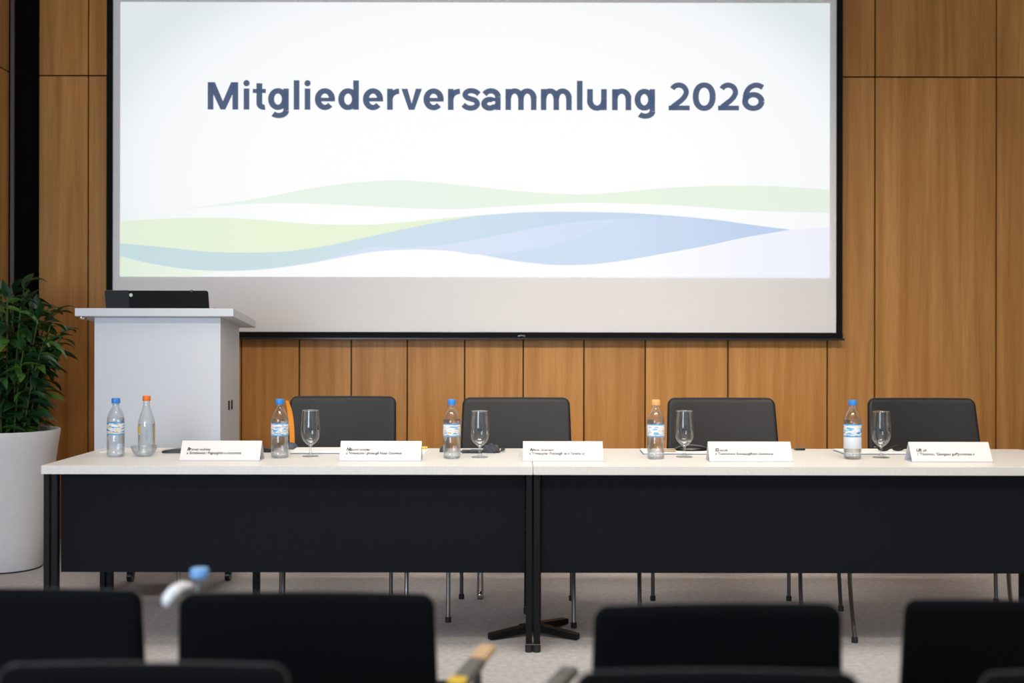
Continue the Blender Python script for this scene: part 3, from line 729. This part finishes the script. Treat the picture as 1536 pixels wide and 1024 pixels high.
# ------------------------------------------------------------------ name plates
def plate_text(s, par, x, z0, h, m, slope, yaw, off=.0, sh=0, wid=None):
    bm = text_mesh(s, off, sh)
    xs = [v.co.x for v in bm.verts]; x0, x1 = min(xs), max(xs); sx_ = (wid/(x1-x0)) if wid else h
    for v in bm.verts:
        X_ = x+(v.co.x-x0)*sx_; Zp = z0+v.co.y*h
        v.co = Vector((X_, slope(Zp)-.0012, Zp))
    return obj('lettering', bm, m, par)
PW = .0016; PH = .079; DB = .05
def name_plate(pa, pb, txt1, w1, txt2, w2, label, bold):
    yf = 4.79; xa, xb = X(pa, yf), X(pb, yf); w = xb-xa; cx = (xa+xb)/2
    t = thing('name_plate', label, 'name plate', (cx, yf+DB, TT), 0, 'folded white name plates')
    tri = [(-DB, 0), (0, PH), (DB, 0), (DB-.003, 0), (0, PH-.005), (-DB+.003, 0)]
    bm = B()
    # folded card: front leaf, back leaf
    for q in ([(-DB, 0), (0, PH), (0, PH-.0035), (-DB+.0022, 0)], [(0, PH), (DB, 0), (DB-.0022, 0), (0, PH-.0035)]):
        prism(bm, q, lambda u, v, ww: (ww, u, v), -w/2, w/2)
    bmesh.ops.remove_doubles(bm, verts=bm.verts, dist=1e-6)
    obj('card', bm, M_paperb, t)
    bm = B(); box(bm, -w/2, w/2, -DB+.002, DB-.002, 0, .0015); obj('base_flap', bm, mat('flap', rgb(200, 208, 228), .6), t)
    bm = B(); box(bm, -w/2, w/2, -DB-.0012, -DB+.0005, 0, .004); obj('edge_strip', bm, mat('strip', rgb(190, 188, 198), .5), t)
    sl = lambda z: -DB+DB*z/PH
    plate_text(bold, t, -w/2+.026, .0415, .0165, M_ink, sl, 0, .035, .25)
    plate_text(txt1, t, -w/2+.026+.018, .0415, .0125, M_ink, sl, 0, .012, .2, w1)
    plate_text(txt2, t, -w/2+.026, .0275, .0135, M_ink2, sl, 0, .014, .1, w2)
    return t
k = 4.79/F
name_plate(269, 389.5, 'amel oublsta', 28*k, "a 'Somsbocms i Pugsuyghho o ovcsomvte", 82*k, 'white name plate nearest the lectern, between the bowl and the second plastic bottle', 'Br')
name_plate(509, 631.5, 'ouml onstlar', 30*k, "a 'Vmsoocme i ghossug8 Nasar Osomeck", 84*k, 'white name plate in front of the chair with the orange folder', 'Nb')
name_plate(785, 905.5, 'ems. Guamant', 30*k, "a 'Tnmsaupnac i7cscssug8 -se o Tsmems ut", 83*k, 'white name plate standing across the joint between the tables', 'Ar')
name_plate(1065, 1190, 'senufe', 13*k, "e 'Tissomsrecs/ Eowepsug8hysh Gsotmsoce", 87*k, 'white tent name plate in front of the chair behind the peach-capped bottle', 'S2')
name_plate(1369, 1490, '. afl .', 11*k, "( 'Tiosmnc, 'Gswgssu guPJrovtmse s", 86*k, 'white tent name plate furthest right, its open triangular end showing', 'UR')

# ------------------------------------------------------------------ papers and small things on the tables
def slab(name, pa, pb, da, db, h, m, label, cat, z0=0, skew=0, bev=.001, group=None):
    """da/db = near/far distance"""
    dm = (da+db)/2; xa, xb = X(pa, dm), X(pb, dm)
    bm = B(); box(bm, -(xb-xa)/2, (xb-xa)/2, -(db-da)/2, (db-da)/2, 0, h, bev, 1)
    o = obj(name, bm, m); o.location = ((xa+xb)/2, dm, TT+z0); o.rotation_euler.z = skew
    return tag(o, label, cat, group)
slab('paper_sheets', 160, 243, 5.12, 5.30, .003, M_paper, 'loose white paper sheets behind the leftmost bottle', 'paper')
def notebook(pa, pb, da, db, label, h=.011, skew=0, cover=True, grp=None):
    dm = (da+db)/2; xa, xb = X(pa, dm), X(pb, dm); w = (xb-xa)/2; l = (db-da)/2
    t = thing('notebook', label, 'notebook', ((xa+xb)/2, dm, TT), skew, 'notebooks on the tables')
    bm = B(); box(bm, -w, w, -l, l, 0, .0025, .001, 1); obj('cover', bm, M_coverblue, t)
    bm = B(); box(bm, -w+.003, w-.003, -l+.003, l-.003, .0025, h, .002, 2); obj('pages', bm, M_paper, t)
    return t
notebook(440, 520, 5.08, 5.26, 'white notebook behind the stemmed glass nearest the lectern', .012, .03)
notebook(962, 1062, 5.08, 5.25, 'white notebook behind the peach-capped bottle, with dark pouch lying on it', .010, -.02)
notebook(1258, 1352, 5.09, 5.27, 'white notebook behind the rightmost bottle, with dark glasses lying on it', .009, .02)
slab('paper_sheets', 575, 641, 5.10, 5.28, .003, M_paper, 'white papers showing past the right end of the second name plate', 'paper', skew=-.06)
def pen(name, pa, pb, d, z, m, label, r=.005, tipm=None, cat='pen', skew=0):
    xa, xb = X(pa, d), X(pb, d); w = (xb-xa)/2
    t = thing(name, label, cat, ((xa+xb)/2, d, TT+z+r), skew)
    bm = B(); tube(bm, [(-w+.012, 0, 0), (w-.002, 0, 0), (w, 0, 0)], [r, r, r*.7], 12); obj('barrel', bm, m, t, True, 40)
    bm = B(); tube(bm, [(-w, 0, 0), (-w+.004, 0, 0), (-w+.012, 0, 0)], [r*.15, r*.4, r], 12); obj('tip', bm, tipm or M_steel, t, True)
    bm = B(); box(bm, w-.05, w-.004, -.0015, .0015, r, r+.0022); obj('clip', bm, M_alu, t)
    return t
pen('marker_pen', 600, 641.5, 5.30, .0, M_yellow, 'yellow pen lying behind the second name plate', .006)
pen('pen', 690, 724, 5.12, 0, M_greycloth, 'grey pen lying between the bottle and the crumpled case', .008)
pen('pen', 990, 1014, 5.10, .0105, M_tan, 'brown and silver pen lying on the notebook by the peach-capped bottle', .005, M_alu)
pen('pen', 1190, 1208, 5.27, 0, M_blackpl, 'black pen past the right end of the fourth name plate', .005)
# tapered black cases either side of the first plate
def wedge(pa, pb, d, h0, h1, label, depth=.05):
    xa, xb = X(pa, d), X(pb, d); w = (xb-xa)/2
    bm = B(); prism(bm, [(-w, 0), (w, 0), (w, h1), (-w*.2, (h0+h1)*.55), (-w, h0)], lambda u, v, ww: (u, ww, v), -depth/2, depth/2)
    bmesh.ops.bevel(bm, geom=list(bm.edges), offset=.003, segments=2, affect='EDGES')
    o = obj('glasses_case', bm, M_blackpl); o.location = ((xa+xb)/2, d, TT); return tag(o, label, 'case')
wedge(245, 292, 5.12, .010, .024, 'flat tapered black case at the left end of the first name plate')
wedge(388, 409, 5.16, .022, .014, 'small black case between the first name plate and the second plastic bottle')
# computer mouse like dark dome
def dome(name, px, d, rx, ry, h, m, label, cat, z=0, rz=0, lump=0, seed=0):
    bm = B(); bmesh.ops.create_uvsphere(bm, u_segments=28, v_segments=16, radius=1)
    rnd = random.Random(seed)
    ph = [rnd.uniform(0, 6) for _ in range(4)]
    for v in bm.verts:
        x, y, z_ = v.co
        k = 1+lump*(math.sin(5*x+ph[0])*math.sin(6*y+ph[1])+.6*math.sin(9*x+7*z_+ph[2]))
        v.co = Vector((x*rx*k, y*ry*k, max(0, z_)*h*k if z_ > 0 else 0))
    bmesh.ops.remove_doubles(bm, verts=bm.verts, dist=1e-5)
    o = obj(name, bm, m, None, True, 60); o.location = (X(px, d), d, TT+z); o.rotation_euler.z = rz
    return tag(o, label, cat)
dome('computer_mouse', 436.5, 5.30, .034, .030, .03, mat('slate_plastic', rgb(66, 76, 98), .5), 'slate blue computer mouse behind the bottle by the orange folder', 'mouse')
dome('pouch', 1037, 5.17, .076, .045, .026, M_gloss, 'shiny dark pouch lying on the notebook beside the peach-capped bottle', 'pouch', .0105)
dome('crumpled_case', 737, 5.16, .040, .035, .036, M_greycloth, 'crumpled dark grey cloth case behind the glass by the table joint', 'case', 0, .3, .16, 3)
dome('cable_adapter', 664, 5.18, .013, .02, .026, M_greycloth, 'small dark adapter left of the bottle by the table joint', 'adapter', 0, 0, .08, 5)
bm = B(); tube(bm, smoothpts([(X(752, 5.2), 5.24, TT+.006), (X(757, 5.2), 5.2, TT+.01), (X(750, 5.15), 5.15, TT+.006), (X(741, 5.1), 5.11, TT+.0045)], 5), .0035, 8)
tag(obj('cord', bm, M_blackpl, None, True), 'short dark cord curling beside the crumpled grey case', 'cord')
# spectacles on the last notebook
t = thing('spectacles', 'dark folded spectacles lying on the rightmost notebook', 'glasses', (X(1335, 5.16), 5.16, TT+.0092), .1)
for s in (-1, 1):
    bm = B(); c = s*.033
    tube(bm, [(c+.027*math.cos(a*math.pi/10), -.012, .014+.012*math.sin(a*math.pi/10)) for a in range(21)], .002, 6); fr_ = obj('rim', bm, M_gloss, t, True)
    bm = B(); prism(bm, [(c+.026*math.cos(a*math.pi/10), .014+.011*math.sin(a*math.pi/10)) for a in range(20)], lambda u, v, w: (u, w, v), -.0125, -.0115); obj('lens', bm, M_gloss, t)
    bm = B(); tube(bm, smoothpts([(s*.061, -.012, .02), (s*.060, .02, .018), (s*.04, .05, .012), (-s*.03, .055, .004)], 4), .002, 6); obj('temple', bm, M_gloss, t, True)
# clear clip at the middle plate
bm = B(); box(bm, -.008, .008, -.006, .006, 0, .024, .003)
o = obj('plastic_clip', bm, M_glass); o.location = (X(781.5, 4.95), 4.95, TT); tag(o, 'tiny clear plastic clip at the left end of the middle name plate', 'clip')
# orange folder standing behind the bottle, leaning on chair back
bm = B(); prev = None
pts = smoothpts([(X(427, 5.38), 5.44, Z(601, 5.44)), (X(433, 5.4), 5.46, Z(618, 5.46)), (X(437, 5.42), 5.47, Z(645, 5.47)), (X(437.5, 5.42), 5.47, Z(678, 5.47)), (X(436, 5.42), 5.47, .5)], 5)
n = len(pts); V = []
for i, p in enumerate(pts):
    hw = .007+.012*min(1, i/6.0)
    V.append([bm.verts.new(p+Vector((-hw*.9, -.006, 0))), bm.verts.new(p+Vector((.004, .0, 0))), bm.verts.new(p+Vector((.0055, .004, 0))), bm.verts.new(p+Vector((-hw*.9, -.002, 0)))])
for a, b in zip(V, V[1:]):
    for j in range(4): bm.faces.new((a[j], a[(j+1) % 4], b[(j+1) % 4], b[j]))
bm.faces.new(V[0]); bm.faces.new(V[-1][::-1])
tag(obj('folder', bm, M_folder, None, True, 50), 'orange yellow folder standing upright at the left edge of the first chair', 'folder')

# ------------------------------------------------------------------ lectern
LY = 5.6; LB = 5.98; lx0, lx1 = X(142, LY), X(331, LY)
lec = thing('lectern', 'pale grey lectern with overhanging sloping top, left of the tables', 'lectern', ((lx0+lx1)/2, (LY+LB)/2, 0))
o_ = Matrix.Translation(-Vector(lec.location))
def lp(name, bm, m, par=lec, **k): bm.transform(o_); return obj(name, bm, m, par, **k)
def topz(y): return 1.343-(y-5.55)*.106      # underside of the sloping top
bm = B()
prism(bm, [(LY, .15), (LB, .15), (LB, topz(LB)), (LY, topz(LY))], lambda u, v, w: (w, u, v), lx0+.018, lx1-.018); body = lp('body', bm, mat('lectern_core', rgb(150, 150, 152), .6))
bm = B(); box(bm, lx0, lx1, LY-.004, LY+.014, .142, topz(LY)-.001, .0015); lp('front_panel', bm, M_lect)
for a in (lx0, lx1-.018):
    bm = B(); prism(bm, [(LY+.014, .142), (LB, .142), (LB, topz(LB)-.0005), (LY+.014, topz(LY+.014)-.0005)], lambda u, v, w: (w, u, v), a, a+.018); sp_ = lp('side_panel', bm, M_lect)
    if a > lx0:
        sx0 = lx1
        for yy in (5.75, 5.81):
            bm = B(); box(bm, sx0, sx0+.006, yy, yy+.014, Z(615, 5.78), Z(601, 5.78), .002); lp('handle', bm, M_blackpl, sp_)
bm = B()
tx0, tx1 = X(112, 5.55), X(350, 5.55); ty1 = 6.04
prism(bm, [(5.55, topz(5.55)), (ty1, topz(ty1)), (ty1, topz(ty1)+.036), (5.55, topz(5.55)+.038)], lambda u, v, w: (w, u, v), tx0, tx1)
bmesh.ops.bevel(bm, geom=list(bm.edges), offset=.0015, segments=1, affect='EDGES')
lp('top_board', bm, M_lect)
bm = B(); lathe(bm, [(0, 0), (.02, 0), (.022, .004), (.022, .010), (0, .010)], 24, X(123, 5.6), 5.60, topz(5.60)-.0095); lp('metal_disc', bm, M_chrome, smooth=True, angle=40)
for sx_, yy in ((lx0+.03, LY+.06), (lx0+.05, LB-.03), (X(343, 5.98)-.01, LB+.0)):
    bm = B(); bmesh.ops.create_cone(bm, cap_ends=True, segments=24, radius1=.030, radius2=.030, depth=.024, matrix=Matrix.Translation((sx_+.01, yy, .030)) @ Matrix.Rotation(math.pi/2, 4, 'Y'))
    box(bm, sx_-.006, sx_-.002, yy-.012, yy+.022, .03, .07); box(bm, sx_+.022, sx_+.026, yy-.012, yy+.022, .03, .07); box(bm, sx_-.006, sx_+.026, yy-.014, yy+.024, .066, .07)
    tube(bm, [(sx_+.01, yy-.01, .068), (sx_+.01, yy-.02, .145)], .008, 10); lp('caster', bm, M_blackpl)
lgx = X(267, 5.62)
bm = B(); tube(bm, smoothpts([(lgx-.012, 5.625, .02), (lgx-.004, 5.625, .06), (lgx-.008, 5.625, .145)], 4), .0045, 10); tube(bm, smoothpts([(lgx+.012, 5.625, .02), (lgx+.011, 5.625, .09), (lgx+.006, 5.625, .145)], 4), .0045, 10)
box(bm, lgx-.045, lgx+.016, 5.60, 5.65, 0, .022, .006); lp('leg', bm, M_chrome, smooth=True, angle=50)['label'] = 'chrome rod leg'

# laptop on the lectern, lid towards the room
ly = 5.72; zt0 = topz(ly)+.037
lap = thing('laptop', 'black laptop open on the lectern, lid back towards the room', 'laptop', (X(236, ly), ly, zt0))
ang = math.atan(-.106)
w = (X(313, ly)-X(157, ly))/2
bm = B(); box(bm, -w, w, 0, .26, 0.0, .014, .004); bm.transform(Matrix.Rotation(ang, 4, 'X')); obj('keyboard_base', bm, M_blackpl, lap)
def lidpoly(x0, x1, x0b, x1b, h, r0, r1):
    p = [(x0b, 0), (x1b, 0)]
    p += [(x1-r1+r1*math.cos(a*math.pi/12), h-r1+r1*math.sin(a*math.pi/12)) for a in range(0, 7)]
    p += [(x0+r0-r0*math.sin(a*math.pi/12), h-r0+r0*math.cos(a*math.pi/12)) for a in range(0, 7)]
    return p
lh = (461-431.5)/F*ly+.012
sk = lambda u, v, w_: (u, w_-.06*v, v)
xs = X(193.5, ly)-X(236, ly); xsb = X(195.5, ly)-X(236, ly); wl = X(160.5, ly)-X(236, ly)
lapl = noisy(mat('laptop_lid', rough=.7, spec=.2), (.004, .0045, .005, 1), (.006, .0065, .008, 1), scale=200)
bm = B(); prism(bm, lidpoly(xs+.002, w-.004, xsb+.002, w+.001, lh, .001, .012), sk, -.006, .002); lid = obj('lid', bm, lapl, lap)
bm = B(); prism(bm, lidpoly(-w, xs, wl, xsb, lh, .010, .001), sk, -.0062, .002); obj('lid_flap', bm, mat('lid_painted_sheen', (.009, .012, .018, 1), .55, spec=.3), lap)  # bluish reflection on the left section painted as a lighter base colour
bm = B(); tube(bm, [sk(wl-.001, .0, -.004), sk(-w-.001, lh-.010, -.004), sk(-w+.008, lh, -.004), sk(xs, lh+.0004, -.004)], .0016, 6); obj('lid_edge', bm, M_alu, lap, True)
bm = B(); bmesh.ops.create_circle(bm, cap_ends=True, segments=20, radius=.0085, matrix=Matrix.Translation((X(197.5, ly)-X(236, ly), -.0125, lh-.022)) @ Matrix.Rotation(math.pi/2-.0, 4, 'X')); obj('logo', bm, M_logo, lid)
bm = B(); box(bm, X(287, ly)-X(236, ly), X(290.5, ly)-X(236, ly), -.02, -.008, lh-.006, lh+.003, .001); obj('camera_cover', bm, M_blackpl, lid)
bm = B(); tube(bm, [(wl, .012, .012), (-w+.01, .012, .012)], .008, 10); obj('hinge', bm, M_black, lap)
for q in range(3):
    yy = 5.80+.03*q
    pts = [(X(311, 5.8), yy, 0), (X(322, 5.8), yy-.02, .022-.004*q), (X(334, 5.8), yy-.03, .014-.003*q), (X(346-4*q, 5.8), yy-.02, .003), (X(349-6*q, 5.8), yy+.06, .003), (X(330, 5.8), yy+.10, .003)]
    bm = B(); tube(bm, smoothpts([(x, y, topz(y)+.038+.004+z) for x, y, z in pts], 5), .0042, 8)
    tag(obj('cable', bm, M_blackpl, None, True), ['black cable rising highest beside the laptop on the lectern', 'black cable looping in the middle beside the laptop', 'black cable lying lowest and rearmost beside the laptop'][q], 'cable', 'cables on the lectern')

# thin chrome stands seen under the tables
def chrome_stand(px, d, label, gap, foot):
    x = X(px, d); t = thing('chrome_stand', label, 'stand', (x, d, 0))
    for s in (-1, 1):
        bm = B(); tube(bm, smoothpts([(s*gap, 0, .03), (s*gap*.8, 0, .2), (s*gap*1.1, 0, .60)], 4), .006, 10); obj('rod', bm, M_chrome, t, True, 50)
    bm = B(); tube(bm, [(-gap*1.1, 0, .60), (gap*1.1, 0, .60)], .007, 10); obj('crossbar', bm, M_chrome, t)
    if foot == 'ball':
        bm = B(); lathe(bm, [(0, 0), (.014, 0), (.019, .012), (.017, .028), (.009, .038), (0, .04)], 20); obj('foot', bm, M_chrome, t, True)
    else:
        bm = B(); box(bm, -.04, .02, -.03, .03, 0, .03, .01); obj('foot', bm, M_chrome, t)
    return t
chrome_stand(721, 5.585, 'slim chrome rod stand with rounded foot near the table joint', .011, 'ball')

# ------------------------------------------------------------------ potted plant
PX, PY = -2.72, 6.3
pl = thing('potted_plant', 'tall dark green leafy plant in a white round pot, left of the lectern', 'plant', (PX, PY, 0))
bm = B(); lathe(bm, [(0, 0), (.175, 0), (.183, .008), (.205, .18), (.225, .36), (.245, .52), (.262, .66), (.274, .738), (.272, .744), (.262, .744), (.256, .735), (.250, .68), (0, .68)], 72)
pot = obj('pot', bm, M_potm, pl, True, 50)
bm = B(); lathe(bm, [(0, 0), (.182, 0), (.184, .004), (.184, .008), (0, .008)], 60); obj('pot_base_ring', bm, M_rubber, pot, True, 40)
bm = B(); lathe(bm, [(0, .705), (.10, .703), (.2, .698), (.2505, .692)], 40); obj('soil', bm, M_soil, pl, True)
rnd = random.Random(11)
stems = B(); leaves = B()
def leaf(bm, p, d, L_, W_, droop, roll):
    d = d.normalized(); side = d.cross(Vector((0, 0, 1)))
    if side.length < .1: side = Vector((1, 0, 0))
    side.normalize(); side = Matrix.Rotation(roll, 3, d) @ side
    rows = []; q = p.copy(); dd = d.copy(); n_ = 6
    for i in range(n_+1):
        s = i/n_; wd = W_*(math.sin(math.pi*min(1, s*1.0)**.8)**.9 if 0 < s < 1 else .04)
        up = side.cross(dd).normalized()
        rows.append([bm.verts.new(q-side*wd+up*wd*.35), bm.verts.new(q), bm.verts.new(q+side*wd+up*wd*.35)])
        dd = (dd+Vector((0, 0, -droop/n_))).normalized(); q = q+dd*L_/n_
    for a, b in zip(rows, rows[1:]):
        for j in (0, 1): bm.faces.new((a[j], a[j+1], b[j+1], b[j]))
nst = 30
for s_ in range(nst):
    a = s_*2.399; rr = .215*math.sqrt((s_+.5)/nst)
    ht = 1.60-.50*(rr/.215)**2*rnd.uniform(.1, 1.0)-rnd.uniform(0, .10)
    tx = math.cos(a)*rr*1.35; ty = math.sin(a)*rr*1.35
    pts = smoothpts([(math.cos(a)*rr*.6, math.sin(a)*rr*.6, .69), (math.cos(a)*rr*.9, math.sin(a)*rr*.9, .69+(ht-.69)*.5), (tx, ty, ht-.05)], 8)
    tube(stems, pts, [.0075-.004*i/len(pts) for i in range(len(pts))], 6)
    m_ = 26
    for k_ in range(m_):
        f_ = (k_+rnd.random())/m_; f_ = .03+.97*f_
        i = min(len(pts)-2, int(f_*(len(pts)-1))); p = pts[i].lerp(pts[i+1], f_*(len(pts)-1)-i)
        aa = rnd.uniform(0, 6.283); el = rnd.uniform(-.1, .7)+(.7 if f_ > .93 else 0)
        out = Vector((p.x, p.y, 0)); d = Vector((math.cos(aa)*math.cos(el), math.sin(aa)*math.cos(el), math.sin(el)))+out*3.5
        L_ = rnd.uniform(.10, .17)
        if k_ >= m_-3: L_ *= .9
        tip = p+d.normalized()*L_
        if PX+tip.x < XL+.04 or math.hypot(tip.x, tip.y) > .385 or (p.z < .78 and math.hypot(tip.x, tip.y) > .3): 
            d.x = -d.x*.4; d.y *= .4; d.z += .5
            tip = p+d.normalized()*L_
            if PX+tip.x < XL+.02: continue
        leaf(leaves, p, d, L_, rnd.uniform(.019, .029), rnd.uniform(.3, 1.5), rnd.uniform(-.6, .6))
for v in leaves.verts:
    if PX+v.co.x < XL+.006: v.co.x = XL+.006-PX
    if v.co.z < .712: v.co.z = .712+(.712-v.co.z)*.1
obj('stems', stems, M_stem, pl, True)
obj('foliage', leaves, M_leaf, pl, True)

# ------------------------------------------------------------------ light
def area(name, loc, target, sx_, sy_, power, color):
    l = bpy.data.lights.new(name, 'AREA'); l.shape = 'RECTANGLE'; l.size = sx_; l.size_y = sy_; l.energy = power; l.color = color
    o = bpy.data.objects.new(name, l); COL.objects.link(o); o.location = loc
    o.rotation_euler = (Vector(target)-Vector(loc)).to_track_quat('-Z', 'Y').to_euler(); return o
area('window_daylight', (-2.4, -1.2, 1.7), (-2.1, 6, .7), 2.0, 1.8, 50, (.70, .84, 1.0)).data.spread = math.radians(110)
area('ceiling_panel_warm', (.5, 4.1, CH-.06), (.5, 4.1, 0), 5.0, 1.4, 36, (1.0, .92, .82)).data.spread = math.radians(95)
area('ceiling_panel_front', (.6, 1.6, CH-.06), (.6, 1.9, 0), 4.6, 1.2, 30, (1.0, .93, .85)).data.spread = math.radians(110)
area('ceiling_spot_row', (.5, 2.6, CH-.06), (.7, 6.9, .45), 3.6, .4, 36, (1.0, .87, .72)).data.spread = math.radians(60)
w_ = bpy.data.worlds.new('world'); SC.world = w_; w_.use_nodes = True
w_.node_tree.nodes['Background'].inputs[0].default_value = (.80, .88, 1, 1); w_.node_tree.nodes['Background'].inputs[1].default_value = .8

# ------------------------------------------------------------------ camera
cam = bpy.data.cameras.new('camera'); co = bpy.data.objects.new('camera', cam); COL.objects.link(co)
cam.sensor_width = 36; cam.lens = F/1536*36; cam.shift_y = -12/1536.0
co.matrix_world = Matrix.Translation((0, 0, EYE)) @ Matrix.Rotation(math.pi/2, 4, 'X') @ Matrix.Rotation(math.radians(.1), 4, 'Z')
cam.dof.use_dof = True; cam.dof.focus_distance = 5.4; cam.dof.aperture_fstop = 1.7
cam.clip_start = .05
SC.camera = co
SC.view_settings.view_transform = 'Standard'; SC.view_settings.look = 'None'; SC.view_settings.exposure = 0; SC.view_settings.gamma = 1
SC.view_settings.use_curve_mapping = False
SC.cycles.max_bounces = 12; SC.cycles.transparent_max_bounces = 24; SC.cycles.transmission_bounces = 12
SC.cycles.use_denoising = True
